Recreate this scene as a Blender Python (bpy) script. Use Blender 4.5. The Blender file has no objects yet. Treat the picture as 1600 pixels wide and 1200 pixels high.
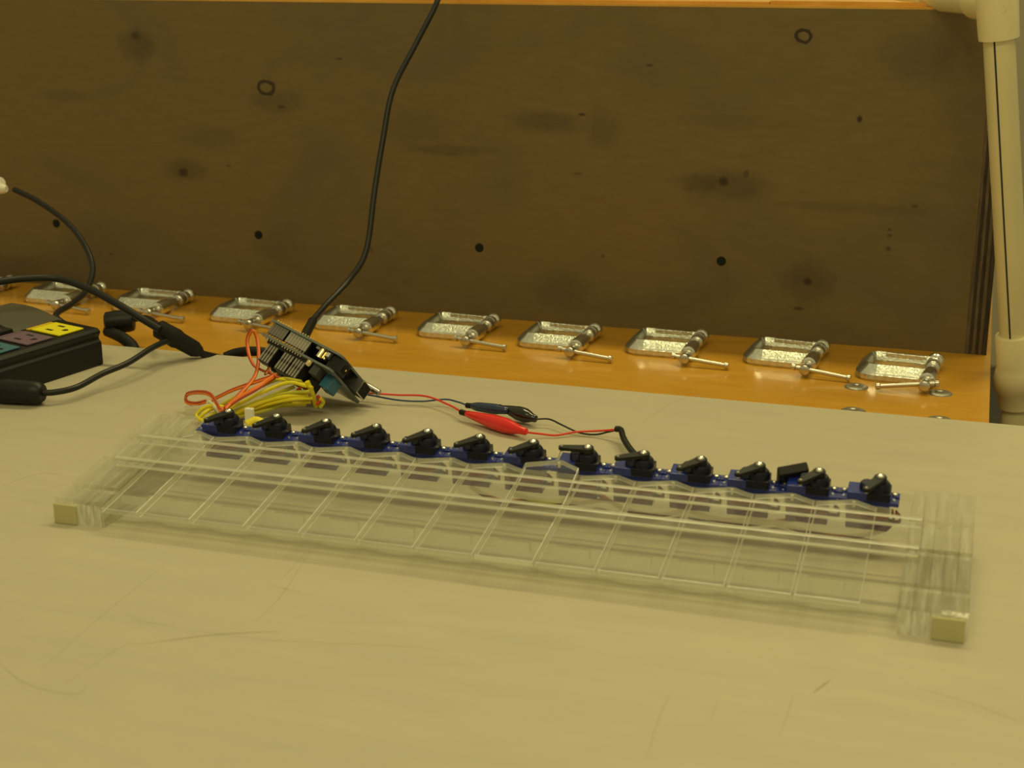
import bpy, bmesh, math, random
from mathutils import Vector, Matrix
random.seed(7)
sc = bpy.context.scene
S = 0.001                                   # everything below is written in millimetres
# ------------------------------------------------------------------ camera
FPX = 2330.0; PIT = math.radians(16.4); YAW = math.radians(17.5); CAMZ = 320.0
FW = Vector((-math.sin(YAW)*math.cos(PIT), math.cos(YAW)*math.cos(PIT), -math.sin(PIT)))
RT = Vector((math.cos(YAW), math.sin(YAW), 0)); UP = RT.cross(FW)
cam_d = bpy.data.cameras.new('camera'); cam = bpy.data.objects.new('camera', cam_d)
sc.collection.objects.link(cam)
m = Matrix((RT, UP, -FW)).transposed().to_4x4(); m.translation = Vector((0, 0, CAMZ*S)); cam.matrix_world = m
cam_d.sensor_width = 36; cam_d.lens = 36*FPX/1600; cam_d.clip_start = 0.01; cam_d.clip_end = 50
cam_d.dof.use_dof = True; cam_d.dof.focus_distance = 1.06; cam_d.dof.aperture_fstop = 13
sc.camera = cam
# ------------------------------------------------------------------ world, lamps, exposure
w = bpy.data.worlds.new('world'); sc.world = w; w.use_nodes = True
bg = w.node_tree.nodes['Background']; bg.inputs[0].default_value = (.97, .84, .40, 1); bg.inputs[1].default_value = 0.40
sc.view_settings.view_transform = 'Standard'; sc.view_settings.look = 'None'
sc.view_settings.exposure = 0.0; sc.view_settings.gamma = 1.0; sc.view_settings.use_curve_mapping = False
sc.cycles.transparent_max_bounces = 40
LAMPS = [(-420, 1650, 1800, 10), (420, 1650, 1800, 10), (-420, 3900, 1800, 5), (420, 3900, 1800, 5), (-420, -500, 1900, 8), (420, -500, 1900, 8)]
for (x, y, z, p) in LAMPS:
    l = bpy.data.lights.new('ceiling_lamp', 'AREA'); l.shape = 'RECTANGLE'; l.size = .62; l.size_y = .12
    l.energy = p; l.color = (.97, .84, .385)
    o = bpy.data.objects.new('ceiling_lamp', l); o.location = (x*S, y*S, z*S); sc.collection.objects.link(o)
# ------------------------------------------------------------------ helpers
COL = sc.collection
def ray(px, py): return FW + RT*((px-800)/FPX) + UP*((600-py)/FPX)
def at(px, py, z):                          # point of the plane at height z (mm) seen at a pixel
    r = ray(px, py); return Vector((0, 0, CAMZ)) + r*((z-CAMZ)/r.z)
def aty(px, py, y):
    r = ray(px, py); return Vector((0, 0, CAMZ)) + r*(y/r.y)
def tag(o, label=None, cat=None, group=None, kind=None):
    if label: o['label'] = label
    if cat: o['category'] = cat
    if group: o['group'] = group
    if kind: o['kind'] = kind
    return o
def empty(name, loc, rot=None, parent=None):
    o = bpy.data.objects.new(name, None); COL.objects.link(o); o.empty_display_size = .01
    if parent: o.parent = parent
    o.location = Vector(loc)*S
    if rot is not None:
        if isinstance(rot, Matrix): o.rotation_euler = rot.to_euler()
        else: o.rotation_euler = rot
    return o
def link(name, bm, mats, parent=None, loc=(0, 0, 0), rot=None, smooth=None, bevel=0, seg=2, hard=True):
    me = bpy.data.meshes.new(name)
    bmesh.ops.recalc_face_normals(bm, faces=bm.faces)
    if smooth:
        for f in bm.faces: f.smooth = True
        for e in bm.edges:
            if len(e.link_faces) == 2 and e.calc_face_angle(0) > math.radians(smooth): e.smooth = False
    bm.to_mesh(me); bm.free()
    if not isinstance(mats, (list, tuple)): mats = [mats]
    for mm in mats: me.materials.append(mm)
    o = bpy.data.objects.new(name, me); COL.objects.link(o)
    if parent: o.parent = parent
    o.location = Vector(loc)*S
    if rot is not None: o.rotation_euler = rot.to_euler() if isinstance(rot, Matrix) else rot
    if bevel:
        b = o.modifiers.new('bevel', 'BEVEL'); b.width = bevel*S; b.segments = seg; b.limit_method = 'ANGLE'
        b.angle_limit = math.radians(35)
        if not smooth and hard:
            for p in me.polygons: p.use_smooth = True
            b.harden_normals = True
    return o
def V(*a): return Vector(a)*S
def box(bm, x0, x1, y0, y1, z0, z1, mi=0, M=None):
    c = [(x0,y0,z0),(x1,y0,z0),(x1,y1,z0),(x0,y1,z0),(x0,y0,z1),(x1,y0,z1),(x1,y1,z1),(x0,y1,z1)]
    vs = []
    for p in c:
        p = Vector(p)
        if M: p = M @ p
        vs.append(bm.verts.new(p*S))
    for q in ((3,2,1,0),(4,5,6,7),(0,1,5,4),(1,2,6,5),(2,3,7,6),(3,0,4,7)):
        f = bm.faces.new([vs[i] for i in q]); f.material_index = mi
def prism(bm, pts, a0, a1, axis='z', mi=0, mi_cap=None, M=None):
    """polygon pts extruded along axis; pts are the two other coordinates in order"""
    def P(p, h):
        v = {'z': (p[0], p[1], h), 'x': (h, p[0], p[1]), 'y': (p[0], h, p[1])}[axis]
        v = Vector(v)
        return (M @ v if M else v)*S
    A = [bm.verts.new(P(p, a0)) for p in pts]; B = [bm.verts.new(P(p, a1)) for p in pts]
    n = len(pts)
    for i in range(n):
        f = bm.faces.new((A[i], A[(i+1) % n], B[(i+1) % n], B[i])); f.material_index = mi
    c = mi if mi_cap is None else mi_cap
    f = bm.faces.new(A[::-1]); f.material_index = c
    f = bm.faces.new(B); f.material_index = c
def frame_of(d):
    d = d.normalized(); a = Vector((0, 0, 1)) if abs(d.z) < .9 else Vector((1, 0, 0))
    s = d.cross(a).normalized(); return s, s.cross(d).normalized()
def lathe(bm, p0, p1, prof, n=20, mi=0, M=None):
    """prof: list of (t along p0->p1 in mm, radius)"""
    p0 = Vector(p0); p1 = Vector(p1); d = (p1-p0).normalized(); s, u = frame_of(d); rings = []
    for t, r in prof:
        c = p0 + d*t; ring = []
        for k in range(n):
            a = 2*math.pi*k/n; v = c + (s*math.cos(a)+u*math.sin(a))*max(r, 1e-3)
            if M: v = M @ v
            ring.append(bm.verts.new(v*S))
        rings.append(ring)
    for A, B in zip(rings, rings[1:]):
        for k in range(n):
            f = bm.faces.new((A[k], A[(k+1) % n], B[(k+1) % n], B[k])); f.material_index = mi
    bm.faces.new(rings[0][::-1]).material_index = mi; bm.faces.new(rings[-1]).material_index = mi
def cyl(bm, p0, p1, r, n=20, mi=0, M=None, r2=None):
    L = (Vector(p1)-Vector(p0)).length
    lathe(bm, p0, p1, [(0, r), (L, r if r2 is None else r2)], n, mi, M)
def smooth_path(pts, k=8):
    P = [Vector(p) for p in pts]; P = [P[0]*2-P[1]] + P + [P[-1]*2-P[-2]]; out = []
    for i in range(1, len(P)-2):
        a, b, c, d = P[i-1:i+3]
        for j in range(k):
            t = j/k
            out.append(.5*((2*b)+(c-a)*t+(2*a-5*b+4*c-d)*t*t+(-a+3*b-3*c+d)*t**3))
    out.append(P[-2]); return out
def tube(bm, pts, r, n=8, k=8, mi=0, M=None, smooth=True):
    path = smooth_path(pts, k) if smooth and len(pts) > 2 else [Vector(p) for p in pts]
    if M: path = [M @ p for p in path]
    s = None; rings = []
    for i, p in enumerate(path):
        d = (path[min(i+1, len(path)-1)]-path[max(i-1, 0)]).normalized()
        if s is None: s, u = frame_of(d)
        else:
            s = (s-d*s.dot(d)).normalized(); u = s.cross(d)
        rr = r[min(i*len(r)//len(path), len(r)-1)] if isinstance(r, (list, tuple)) else r
        rings.append([bm.verts.new((p+(s*math.cos(2*math.pi*q/n)+u*math.sin(2*math.pi*q/n))*rr)*S) for q in range(n)])
    for A, B in zip(rings, rings[1:]):
        for q in range(n):
            f = bm.faces.new((A[q], A[(q+1) % n], B[(q+1) % n], B[q])); f.material_index = mi
    bm.faces.new(rings[0][::-1]).material_index = mi; bm.faces.new(rings[-1]).material_index = mi
def copy_tree(o, parent=None):
    c = o.copy(); COL.objects.link(c); c.parent = parent
    for ch in o.children: copy_tree(ch, c)
    return c
NB = bmesh.new
def thing_tube(name, pts, r, mt, label, cat, group=None, n=8):
    b = NB(); tube(b, pts, r, n); o = link(name, b, mt, smooth=60)
    return tag(o, label, cat, group)
# ------------------------------------------------------------------ materials
def mat(name, col, rough=.5, metal=0, spec=.5, bump=0, bscale=200, vary=0, vscale=60, stretch=(1,1,1), coat=0, trans=0):
    m = bpy.data.materials.new(name); m.use_nodes = True; nt = m.node_tree; N = nt.nodes; L = nt.links
    b = N['Principled BSDF']; b.inputs['Base Color'].default_value = (*col, 1); b.inputs['Roughness'].default_value = rough
    b.inputs['Metallic'].default_value = metal; b.inputs['Specular IOR Level'].default_value = spec
    b.inputs['Coat Weight'].default_value = coat; b.inputs['Transmission Weight'].default_value = trans
    if vary or bump:
        tc = N.new('ShaderNodeTexCoord'); mp = N.new('ShaderNodeMapping'); mp.inputs['Scale'].default_value = stretch
        L.new(tc.outputs['Object'], mp.inputs[0])
        n = N.new('ShaderNodeTexNoise'); n.inputs['Scale'].default_value = vscale; n.inputs['Detail'].default_value = 6
        L.new(mp.outputs[0], n.inputs['Vector'])
        if vary:
            mx = N.new('ShaderNodeMix'); mx.data_type = 'RGBA'; r = N.new('ShaderNodeMapRange')
            r.inputs[1].default_value = .3; r.inputs[2].default_value = .7
            L.new(n.outputs[0], r.inputs[0]); L.new(r.outputs[0], mx.inputs[0])
            mx.inputs[6].default_value = (*[c*(1-vary) for c in col], 1); mx.inputs[7].default_value = (*[min(1, c*(1+vary)) for c in col], 1)
            L.new(mx.outputs[2], b.inputs['Base Color'])
        if bump:
            n2 = N.new('ShaderNodeTexNoise'); n2.inputs['Scale'].default_value = bscale; L.new(mp.outputs[0], n2.inputs['Vector'])
            bp = N.new('ShaderNodeBump'); bp.inputs['Strength'].default_value = bump; bp.inputs['Distance'].default_value = .001
            L.new(n2.outputs[0], bp.inputs['Height']); L.new(bp.outputs[0], b.inputs['Normal'])
    return m
def clear_mat(name, tint=(.95,.955,.93), haze=.04, hazecol=(.8,.8,.72), rough=.03, streak=None):
    m = bpy.data.materials.new(name); m.use_nodes = True; nt = m.node_tree; N = nt.nodes; L = nt.links; N.clear()
    out = N.new('ShaderNodeOutputMaterial'); tr = N.new('ShaderNodeBsdfTransparent'); tr.inputs[0].default_value = (*tint, 1)
    gl = N.new('ShaderNodeBsdfGlossy'); gl.inputs['Roughness'].default_value = rough; fr = N.new('ShaderNodeFresnel')
    ge = N.new('ShaderNodeNewGeometry'); im = N.new('ShaderNodeMapRange'); im.inputs[3].default_value = 1.49; im.inputs[4].default_value = 1/1.49
    L.new(ge.outputs['Backfacing'], im.inputs[0]); L.new(im.outputs[0], fr.inputs[0])     # thin clear sheet: same reflectance from both sides
    df = N.new('ShaderNodeBsdfDiffuse'); df.inputs[0].default_value = (*hazecol, 1)
    tl = N.new('ShaderNodeBsdfTranslucent'); tl.inputs[0].default_value = (*hazecol, 1)
    dt = N.new('ShaderNodeMixShader'); dt.inputs[0].default_value = .5; L.new(df.outputs[0], dt.inputs[1]); L.new(tl.outputs[0], dt.inputs[2])
    a = N.new('ShaderNodeMixShader'); a.inputs[0].default_value = haze; L.new(tr.outputs[0], a.inputs[1]); L.new(dt.outputs[0], a.inputs[2])
    c = N.new('ShaderNodeMixShader'); L.new(fr.outputs[0], c.inputs[0]); L.new(a.outputs[0], c.inputs[1]); L.new(gl.outputs[0], c.inputs[2])
    L.new(c.outputs[0], out.inputs[0])
    if streak:
        tc = N.new('ShaderNodeTexCoord'); mp = N.new('ShaderNodeMapping'); mp.inputs['Scale'].default_value = streak
        n = N.new('ShaderNodeTexNoise'); n.inputs['Scale'].default_value = 1; n.inputs['Detail'].default_value = 3
        L.new(tc.outputs['Object'], mp.inputs[0]); L.new(mp.outputs[0], n.inputs['Vector'])
        r = N.new('ShaderNodeMapRange'); r.inputs[1].default_value = .42; r.inputs[2].default_value = .72
        r.inputs[3].default_value = haze*.45; r.inputs[4].default_value = min(1, haze*2.0)
        L.new(n.outputs[0], r.inputs[0]); L.new(r.outputs[0], a.inputs[0])
        bp = N.new('ShaderNodeBump'); bp.inputs['Strength'].default_value = .5; bp.inputs['Distance'].default_value = .0006
        L.new(n.outputs[0], bp.inputs['Height']); L.new(bp.outputs[0], gl.inputs['Normal'])
    return m
def grain_mat(name, c1, c2, rough, sx, sc_, blotch=None, coat=0, marks=(), wave=0):
    """long grain along X, blotches, and knot marks (x, z, rx, rz, ring, strength) in object millimetres"""
    m = bpy.data.materials.new(name); m.use_nodes = True; nt = m.node_tree; N = nt.nodes; L = nt.links
    b = N['Principled BSDF']; b.inputs['Roughness'].default_value = rough; b.inputs['Coat Weight'].default_value = coat
    b.inputs['Coat Roughness'].default_value = .12; b.inputs['Specular IOR Level'].default_value = .4
    tc = N.new('ShaderNodeTexCoord')
    def noise(scale, st, det=5, dist=0):
        mp = N.new('ShaderNodeMapping'); mp.inputs['Scale'].default_value = st; L.new(tc.outputs['Object'], mp.inputs[0])
        n = N.new('ShaderNodeTexNoise'); n.inputs['Scale'].default_value = scale; n.inputs['Detail'].default_value = det
        n.inputs['Distortion'].default_value = dist; L.new(mp.outputs[0], n.inputs['Vector']); return n.outputs[0]
    def rng(s, a, b_, c=0, d=1):
        r = N.new('ShaderNodeMapRange'); r.inputs[1].default_value = a; r.inputs[2].default_value = b_
        r.inputs[3].default_value = c; r.inputs[4].default_value = d; L.new(s, r.inputs[0]); return r.outputs[0]
    def mix(f, A, B):
        mx = N.new('ShaderNodeMix'); mx.data_type = 'RGBA'
        if isinstance(f, float): mx.inputs[0].default_value = f
        else: L.new(f, mx.inputs[0])
        for i, q in ((6, A), (7, B)):
            if isinstance(q, tuple): mx.inputs[i].default_value = (*q, 1)
            else: L.new(q, mx.inputs[i])
        return mx.outputs[2]
    col = mix(rng(noise(sc_, sx, 8, .6), .3, .7), c1, c2)
    if blotch:
        bc, bs, bst, amt = blotch
        col = mix(rng(noise(bs, bst, 4, 1.0), .5, .78, 0, amt), col, bc)
    if marks:
        sp = N.new('ShaderNodeSeparateXYZ'); L.new(tc.outputs['Object'], sp.inputs[0])
        wob = noise(90, (1, 1, 1), 3)
        for (x, z, rx, rz, ring, st) in marks:
            def ma(op, a, b_=None):
                q = N.new('ShaderNodeMath'); q.operation = op
                for i, v in ((0, a), (1, b_)):
                    if v is None: continue
                    if isinstance(v, (int, float)): q.inputs[i].default_value = v
                    else: L.new(v, q.inputs[i])
                return q.outputs[0]
            dx = ma('DIVIDE', ma('SUBTRACT', sp.outputs[0], x*S), rx*S); dz = ma('DIVIDE', ma('SUBTRACT', sp.outputs[2], z*S), rz*S)
            d = ma('SQRT', ma('ADD', ma('MULTIPLY', dx, dx), ma('MULTIPLY', dz, dz)))
            d = ma('ADD', d, ma('MULTIPLY', ma('SUBTRACT', wob, .5), .9))
            if ring: d = ma('MULTIPLY', ma('ABSOLUTE', ma('SUBTRACT', d, 1.0)), 4.0)
            soft = rng(d, .6, 1.3, st, 0.0)
            col = mix(soft, col, (.018, .010, .004))
    L.new(col, b.inputs['Base Color'])
    bp = N.new('ShaderNodeBump'); bp.inputs['Strength'].default_value = .08; bp.inputs['Distance'].default_value = .0005
    L.new(noise(sc_*2, sx, 4), bp.inputs['Height']); L.new(bp.outputs[0], b.inputs['Normal'])
    return m

ZT = -12.0                                   # height of the orange bench top; the grey board's top is 0
PY = 1277.0                                  # front face of the plywood box
M_orange = grain_mat('orange_varnish', (.52,.255,.018), (.60,.31,.026), .42, (3,12,12), 7, ((.44,.20,.015), 5, (1,2,2), .4), coat=.35)
M_box_top = grain_mat('orange_box_top', (.62,.30,.03), (.75,.40,.06), .4, (3,12,12), 8, ((.5,.2,.02), 5, (1,2,2), .6), coat=.3)
def pk(px, py): p = aty(px, py, PY); return p.x, p.z
MK = []
for (px, py, r, rz, ring, st) in [(416,137,14,11,1,.85),(1256,56,11,9,1,.9),(286,269,9,8,0,.75),(212,56,9,7,0,.5),(909,179,6,2.4,0,.8),
        (1015,102,5,2,0,.6),(530,92,7,2,0,.6),(1130,284,7,7,0,.75),(1166,272,4,6,0,.5),(1343,186,4,5,0,.9),(1262,440,6,6,0,.75),
        (1247,482,8,3,0,.6),(1390,359,3,2.5,0,.6),(1390,368,4,3,0,.5),(1388,389,4,4,0,.55),(1429,322,5,3,0,.5),(440,167,7,3,0,.5),
        (903,271,7,2,0,.4),(357,259,4,2,0,.5),(580,390,3,6,0,.4),(942,400,4,3,0,.4),(173,397,3,2,0,.5)]:
    x, z = pk(px, py); k = 1.33/2.33*1.0; MK.append((x, z, r*.56, rz*.56, ring, st))
for (px, py, r, rz, st) in [(215,70,34,26,.34),(430,160,46,20,.25),(290,265,40,18,.30),(850,190,60,16,.30),(940,200,26,26,.2),(1140,290,60,22,.28),(1090,285,40,14,.24),
        (330,215,60,18,.15),(700,235,70,9,.28),(400,470,60,22,.2),(1260,440,38,36,.28),(1330,325,110,9,.18),(1440,90,60,40,.22),(640,200,60,30,.15),(880,450,50,30,.15),(100,150,50,10,.2),(1130,190,90,10,.12),(480,480,60,12,.2)]:
    x, z = pk(px, py); MK.append((x, z, r*.56, rz*.56, 0, st))
M_ply = grain_mat('stained_plywood', (.158,.110,.042), (.178,.126,.051), .55, (5,30,26), 9, ((.115,.088,.048), 7, (1,1.4,1.5), .75), marks=MK)
M_plyedge = mat('plywood_edge_light', (.12,.085,.05), .7, vary=.35, vscale=90, stretch=(4,4,.6))
M_plydark = mat('plywood_edge_dark', (.05,.034,.02), .8, vary=.4, vscale=90, stretch=(4,4,.6))
M_board = grain_mat('grey_board', (.475,.432,.325), (.51,.463,.348), .5, (1.6,9,9), 9, ((.455,.413,.31), 6, (1,2,2), .5))
M_boardedge = mat('board_edge', (.30,.25,.16), .8)
M_line = mat('scratch', (.30,.25,.14), .7); M_line2 = mat('pencil_mark', (.40,.36,.22), .7)
M_zinc = mat('zinc_plate', (.82,.83,.76), .22, 1, vary=.14, vscale=300, bump=.25, bscale=260)
M_zincr = mat('zinc_rough', (.78,.81,.73), .30, 1, vary=.18, vscale=500, bump=.8, bscale=600)
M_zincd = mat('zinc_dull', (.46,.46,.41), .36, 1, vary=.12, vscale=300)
M_steel = mat('steel', (.62,.60,.54), .28, 1)
M_washer = mat('dull_steel', (.38,.36,.30), .45, .9, vary=.3, vscale=500)
M_black = mat('black_plastic', (.008,.008,.0075), .42, spec=.32)
M_blackm = mat('black_matt', (.010,.0095,.008), .6, spec=.3, bump=.1, bscale=900)
M_rubber = mat('black_rubber', (.011,.012,.011), .42, spec=.35)
M_pvc = mat('cream_pvc', (.78,.68,.40), .36, vary=.04, vscale=20)
M_pvcpipe = mat('cream_pvc_pipe', (.70,.62,.36), .42, vary=.05, vscale=14)
M_ink = mat('dark_ink', (.015,.02,.03), .5)
M_servo = mat('blue_plastic', (.012,.028,.25), .20, spec=.5, coat=.3)
M_servob = mat('blue_black_plastic', (.004,.005,.018), .32, spec=.3)
M_servod = mat('dark_blue_plastic', (.006,.008,.04), .25)
M_clip_red = mat('red_vinyl', (.75,.012,.008), .22, coat=.4)
M_clip_blk = mat('black_vinyl', (.008,.008,.008), .2, coat=.4)
M_clip_blu = mat('dark_blue_vinyl', (.015,.03,.08), .22, coat=.4)
M_wred = mat('red_wire', (.75,.04,.015), .4); M_wblu = mat('blue_wire', (.02,.05,.16), .4)
M_wblk = mat('black_wire', (.012,.012,.012), .4); M_wora = mat('orange_wire', (.82,.20,.014), .42)
M_wdred = mat('dark_red_wire', (.46,.055,.012), .45); M_wbrn = mat('brown_wire', (.13,.04,.02), .45)
M_wdred2 = mat('dull_red_brown_wire', (.20,.045,.025), .5)
M_wyel = mat('yellow_wire', (.78,.66,.015), .42); M_wyel2 = mat('olive_yellow_wire', (.50,.47,.03), .5)
M_white = mat('white_plastic', (.75,.74,.64), .4)
M_pcb = mat('circuit_board', (.035,.055,.06), .35); M_pcbe = mat('board_edge_grey', (.13,.15,.14), .5)
M_hdr = mat('black_header', (.015,.014,.013), .5)
M_grey = mat('grey_contact', (.34,.32,.27), .35, .3); M_greyd = mat('shaded_contact', (.17,.155,.14), .4, .2)  # second contact grey is a shaded copy of the first, shade in its colour
M_gold = mat('gold_pin', (.95,.78,.42), .22, 1); M_tblue = mat('terminal_blue', (.02,.13,.24), .4)
M_bright = mat('bright_metal', (.95,.93,.85), .12, 1)
M_yface = mat('yellow_faceplate', (.80,.72,.01), .42); M_pface = mat('purple_faceplate', (.15,.09,.14), .5); M_bface = mat('blue_faceplate', (.04,.14,.20), .5)
M_rface = mat('red_button', (.5,.02,.01), .4); M_ystrip = mat('amber_strip', (.70,.45,.01), .45)
M_smoke = mat('smoky_cover', (.085,.082,.058), .33, spec=.6)
M_gdark = mat('dark_grey', (.05,.05,.045), .6); M_hole = mat('hole_black', (.004,.004,.003), .9)
M_foam = mat('cream_rubber', (.47,.43,.22), .7)
M_acr = clear_mat('clear_acrylic', (.982,.984,.968), .012)
M_acrw = clear_mat('lit_sawn_acrylic', (.92,.92,.88), .62, (.97,.96,.88), .15, streak=(300, 300, 60))  # whiter copy of the sawn edge: lit sparkle of block fronts, as colour
def glint_mat():  # lamp glints along bevels, put in as whitish haze and extra gloss
    m = clear_mat('glint_acrylic_bevel', (.92,.92,.88), .55, (.95,.94,.85), .2); nt = m.node_tree
    g2 = nt.nodes.new('ShaderNodeBsdfGlossy'); g2.inputs['Roughness'].default_value = .34; mx = nt.nodes.new('ShaderNodeMixShader'); mx.inputs[0].default_value = .35
    out = [n for n in nt.nodes if n.type == 'OUTPUT_MATERIAL'][0]; src = out.inputs[0].links[0].from_socket
    nt.links.new(src, mx.inputs[1]); nt.links.new(g2.outputs[0], mx.inputs[2]); nt.links.new(mx.outputs[0], out.inputs[0]); return m
M_glint = glint_mat()
M_acrd = clear_mat('greenish_acrylic_edge', (.85,.86,.82), .05, (.6,.66,.5), .08)
M_acrf = clear_mat('polished_acrylic_edge', (.93,.93,.89), .16, (.86,.84,.68), .1)
M_acre = clear_mat('frosted_acrylic_edge', (.90,.90,.85), .55, (.90,.88,.72), .2)
M_acrs = clear_mat('sawn_acrylic_edge', (.93,.93,.89), .24, (.95,.93,.82), .12, streak=(260, 22, 110))
M_label = mat('label_purple', (.16,.09,.17), .5); M_labelp = mat('label_pale', (.30,.27,.30), .5); M_labelr = mat('label_red', (.30,.07,.10), .5)
M_floor = mat('grey_floor', (.06,.055,.045), .6, vary=.15, vscale=3); M_wall = mat('painted_wall', (.42,.37,.26), .8)
M_leg = mat('bench_leg', (.30,.16,.03), .6)
# ------------------------------------------------------------------ setting
b = NB(); box(b, -4000, 3500, -2500, 5200, -900, -880); tag(link('floor', b, M_floor), kind='structure')
b = NB(); box(b, -4000, 3500, 4500, 4560, -900, 1900); tag(link('wall_back', b, M_wall), kind='structure')
# workbench
wb = empty('workbench', (-900, 1400, -880)); tag(wb, 'orange varnished wooden workbench carrying the grey board and the row of clamps', 'workbench')
def inp(p): return (0, 0, 0)
def L0(parent): return [-c/S for c in parent.location]
def wlink(name, bm, mats, parent, **k): return link(name, bm, mats, parent, loc=L0(parent), **k)
b = NB(); box(b, -2000, 20.5, 300, 2550, ZT-38, ZT); wlink('tabletop', b, M_orange, wb, bevel=1)
for (x, y) in ((-1950, 360), (-60, 360), (-1950, 2450), (-60, 2450)):
    b = NB(); box(b, x-35, x+35, y-35, y+35, -880, ZT-38); wlink('leg', b, M_leg, wb)
# grey board lying on the bench, overhanging to the right
b = NB(); box(b, -1500, 620, -150, 1046, ZT, 0)
gb = link('grey_board', b, [M_board], bevel=.6); tag(gb, 'large scratched grey-beige board lying flat on the orange bench in the foreground', 'board')
def flat_mark(name, pts, wd, mt):
    P = smooth_path([at(x, y, .0) for x, y in pts], 6); bm = NB(); A = []
    for i, p in enumerate(P):
        d = (P[min(i+1, len(P)-1)]-P[max(i-1, 0)]).normalized(); s = Vector((-d.y, d.x, 0))*wd*.5*min(1, .25+4*min(i, len(P)-1-i)/len(P))
        A.append([bm.verts.new(V(*(q.x, q.y, z))) for q, z in ((p-s, 0.0), (p-s, .04), (p+s, .04), (p+s, 0.0))])
    for a, c in zip(A, A[1:]):
        for k in range(4): bm.faces.new((a[k], a[(k+1) % 4], c[(k+1) % 4], c[k]))
    bm.faces.new(A[0]); bm.faces.new(A[-1][::-1])
    return link(name, bm, mt, gb)
for pts, wd, mt in [([(225,1006),(300,996),(360,990),(437,987)],1.0,M_line),([(-10,1028),(30,1062),(75,1079),(124,1084),(133,1070)],.9,M_line2),
        ([(208,969),(262,977)],.8,M_line2),([(395,975),(440,930),(484,862)],.6,M_line2),([(418,913),(470,926)],.6,M_line2),
        ([(1270,1083),(1298,1062)],1.1,M_line),([(1430,1075),(1520,1100),(1610,1135)],.7,M_line2),([(1010,1185),(1030,1120),(1050,1080)],.6,M_line2),
        ([(1217,1152),(1232,1110),(1240,1085)],.6,M_line2),([(60,1050),(150,970),(260,880)],.5,M_line2),([(1108,1128),(1122,1095)],.5,M_line2),
        ([(100,1070),(190,1010),(225,1008)],.5,M_line2),([(300,985),(420,1000),(640,1010),(700,1020)],.5,M_line2),([(180,650),(250,600),(330,565)],.5,M_line2),
        ([(1010,655),(1060,625),(1120,612)],.6,M_line2),([(440,905),(480,862)],.5,M_line2),([(0,760),(60,740),(100,742)],.6,M_line2),([(380,720),(300,650),(255,672)],.5,M_line2)]:
    flat_mark('scratch', pts, wd*.7, mt)
# ------------------------------------------------------------------ plywood box behind
xb = -1.0; zt = 281.0
pz = aty(1430, 15, PY).z
zt = pz
pbx = empty('plywood_box', (-700, PY, ZT)); tag(pbx, 'long brown-stained plywood box with knots and bolt holes standing behind the clamps', 'box')
b = NB(); box(b, -1700, xb, PY, PY+18, ZT, zt); wlink('front_panel', b, M_ply, pbx)
fp = [c for c in pbx.children][-1]
# marks use object space = world, the panel's own origin is moved to the world origin by wlink
edge_x = [0.0, 3.0, 5.4, 8.2, 10.6, 13.6, 17.6]
for i in range(6):
    b = NB(); d = 0.0 if i % 2 == 0 else .5
    box(b, xb+.15+edge_x[i], xb+.15+edge_x[i+1]-.15, PY+d+.3, PY+420, ZT, zt-2 + (0 if i % 2 else .3)); wlink('ply_layer', b, M_plydark if i in (1, 3, 5) else M_plyedge, pbx)
b = NB(); box(b, -1700, xb-.2, PY+402, PY+419, ZT, zt-1); wlink('light_stop_panel', b, M_plydark, pbx)  # unseen back, added to stop lamp light leaking through the box
b = NB(); box(b, -1700, xb+18, PY+.5, PY+420, zt, zt+2.2); wlink('top_edge_strip', b, M_box_top, pbx)
for i, x0 in enumerate((-1700, -640, -520, -180)):
    x1 = (-640, -520, -180, 16)[i]
    b = NB(); box(b, x0+.5, x1-.5, PY+6, PY+420, zt+2.2, zt+4.5+(i % 2)); wlink('top_plank', b, M_box_top, pbx)
for (px, py) in ((88,349),(404,367),(749,387),(1127,408)):
    p = aty(px, py, PY); b = NB()
    lathe(b, (p.x, PY-.6, p.z), (p.x, PY+3, p.z), [(0, 2.2), (.25, 4.1), (3, 4.1)], 20)
    cyl(b, (p.x, PY-.75, p.z), (p.x, PY-.5, p.z), 1.4, 8)
    wlink('bolt_head', b, M_hole, pbx)
# ------------------------------------------------------------------ PVC frame
pv = empty('pvc_pipe_frame', (36, 1225, ZT-300)); tag(pv, 'cream PVC pipe stand with elbow and tee at the right edge, leaning left', 'pipe')
top = aty(1559, 25, 1205); jb = aty(1585, 522, 1228)
d = (top-jb).normalized()
b = NB(); cyl(b, jb-d*25, top, 11.7, 32); wlink('upright_pipe', b, M_pvcpipe, pv, smooth=40)
# printed line down the pipe
side = (Vector((0, 0, CAMZ)) - (jb+top)/2); side = (side - d*side.dot(d)).normalized(); sx_ = d.cross(side).normalized()
b = NB(); q = (side*.96 - sx_*(-.27)).normalized()
for sg in (1,):
    o1 = side*math.cos(math.radians(17)) - sx_*math.sin(math.radians(17)); 
    if (o1-side).dot(RT) > 0: o1 = side*math.cos(math.radians(17)) + sx_*math.sin(math.radians(17))
    A = jb+o1*11.6; B = top+o1*11.6
    tube(b, [A-d*5, B-d*10], .75, 6, smooth=False)
wlink('printed_line', b, M_ink, pv)
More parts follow.
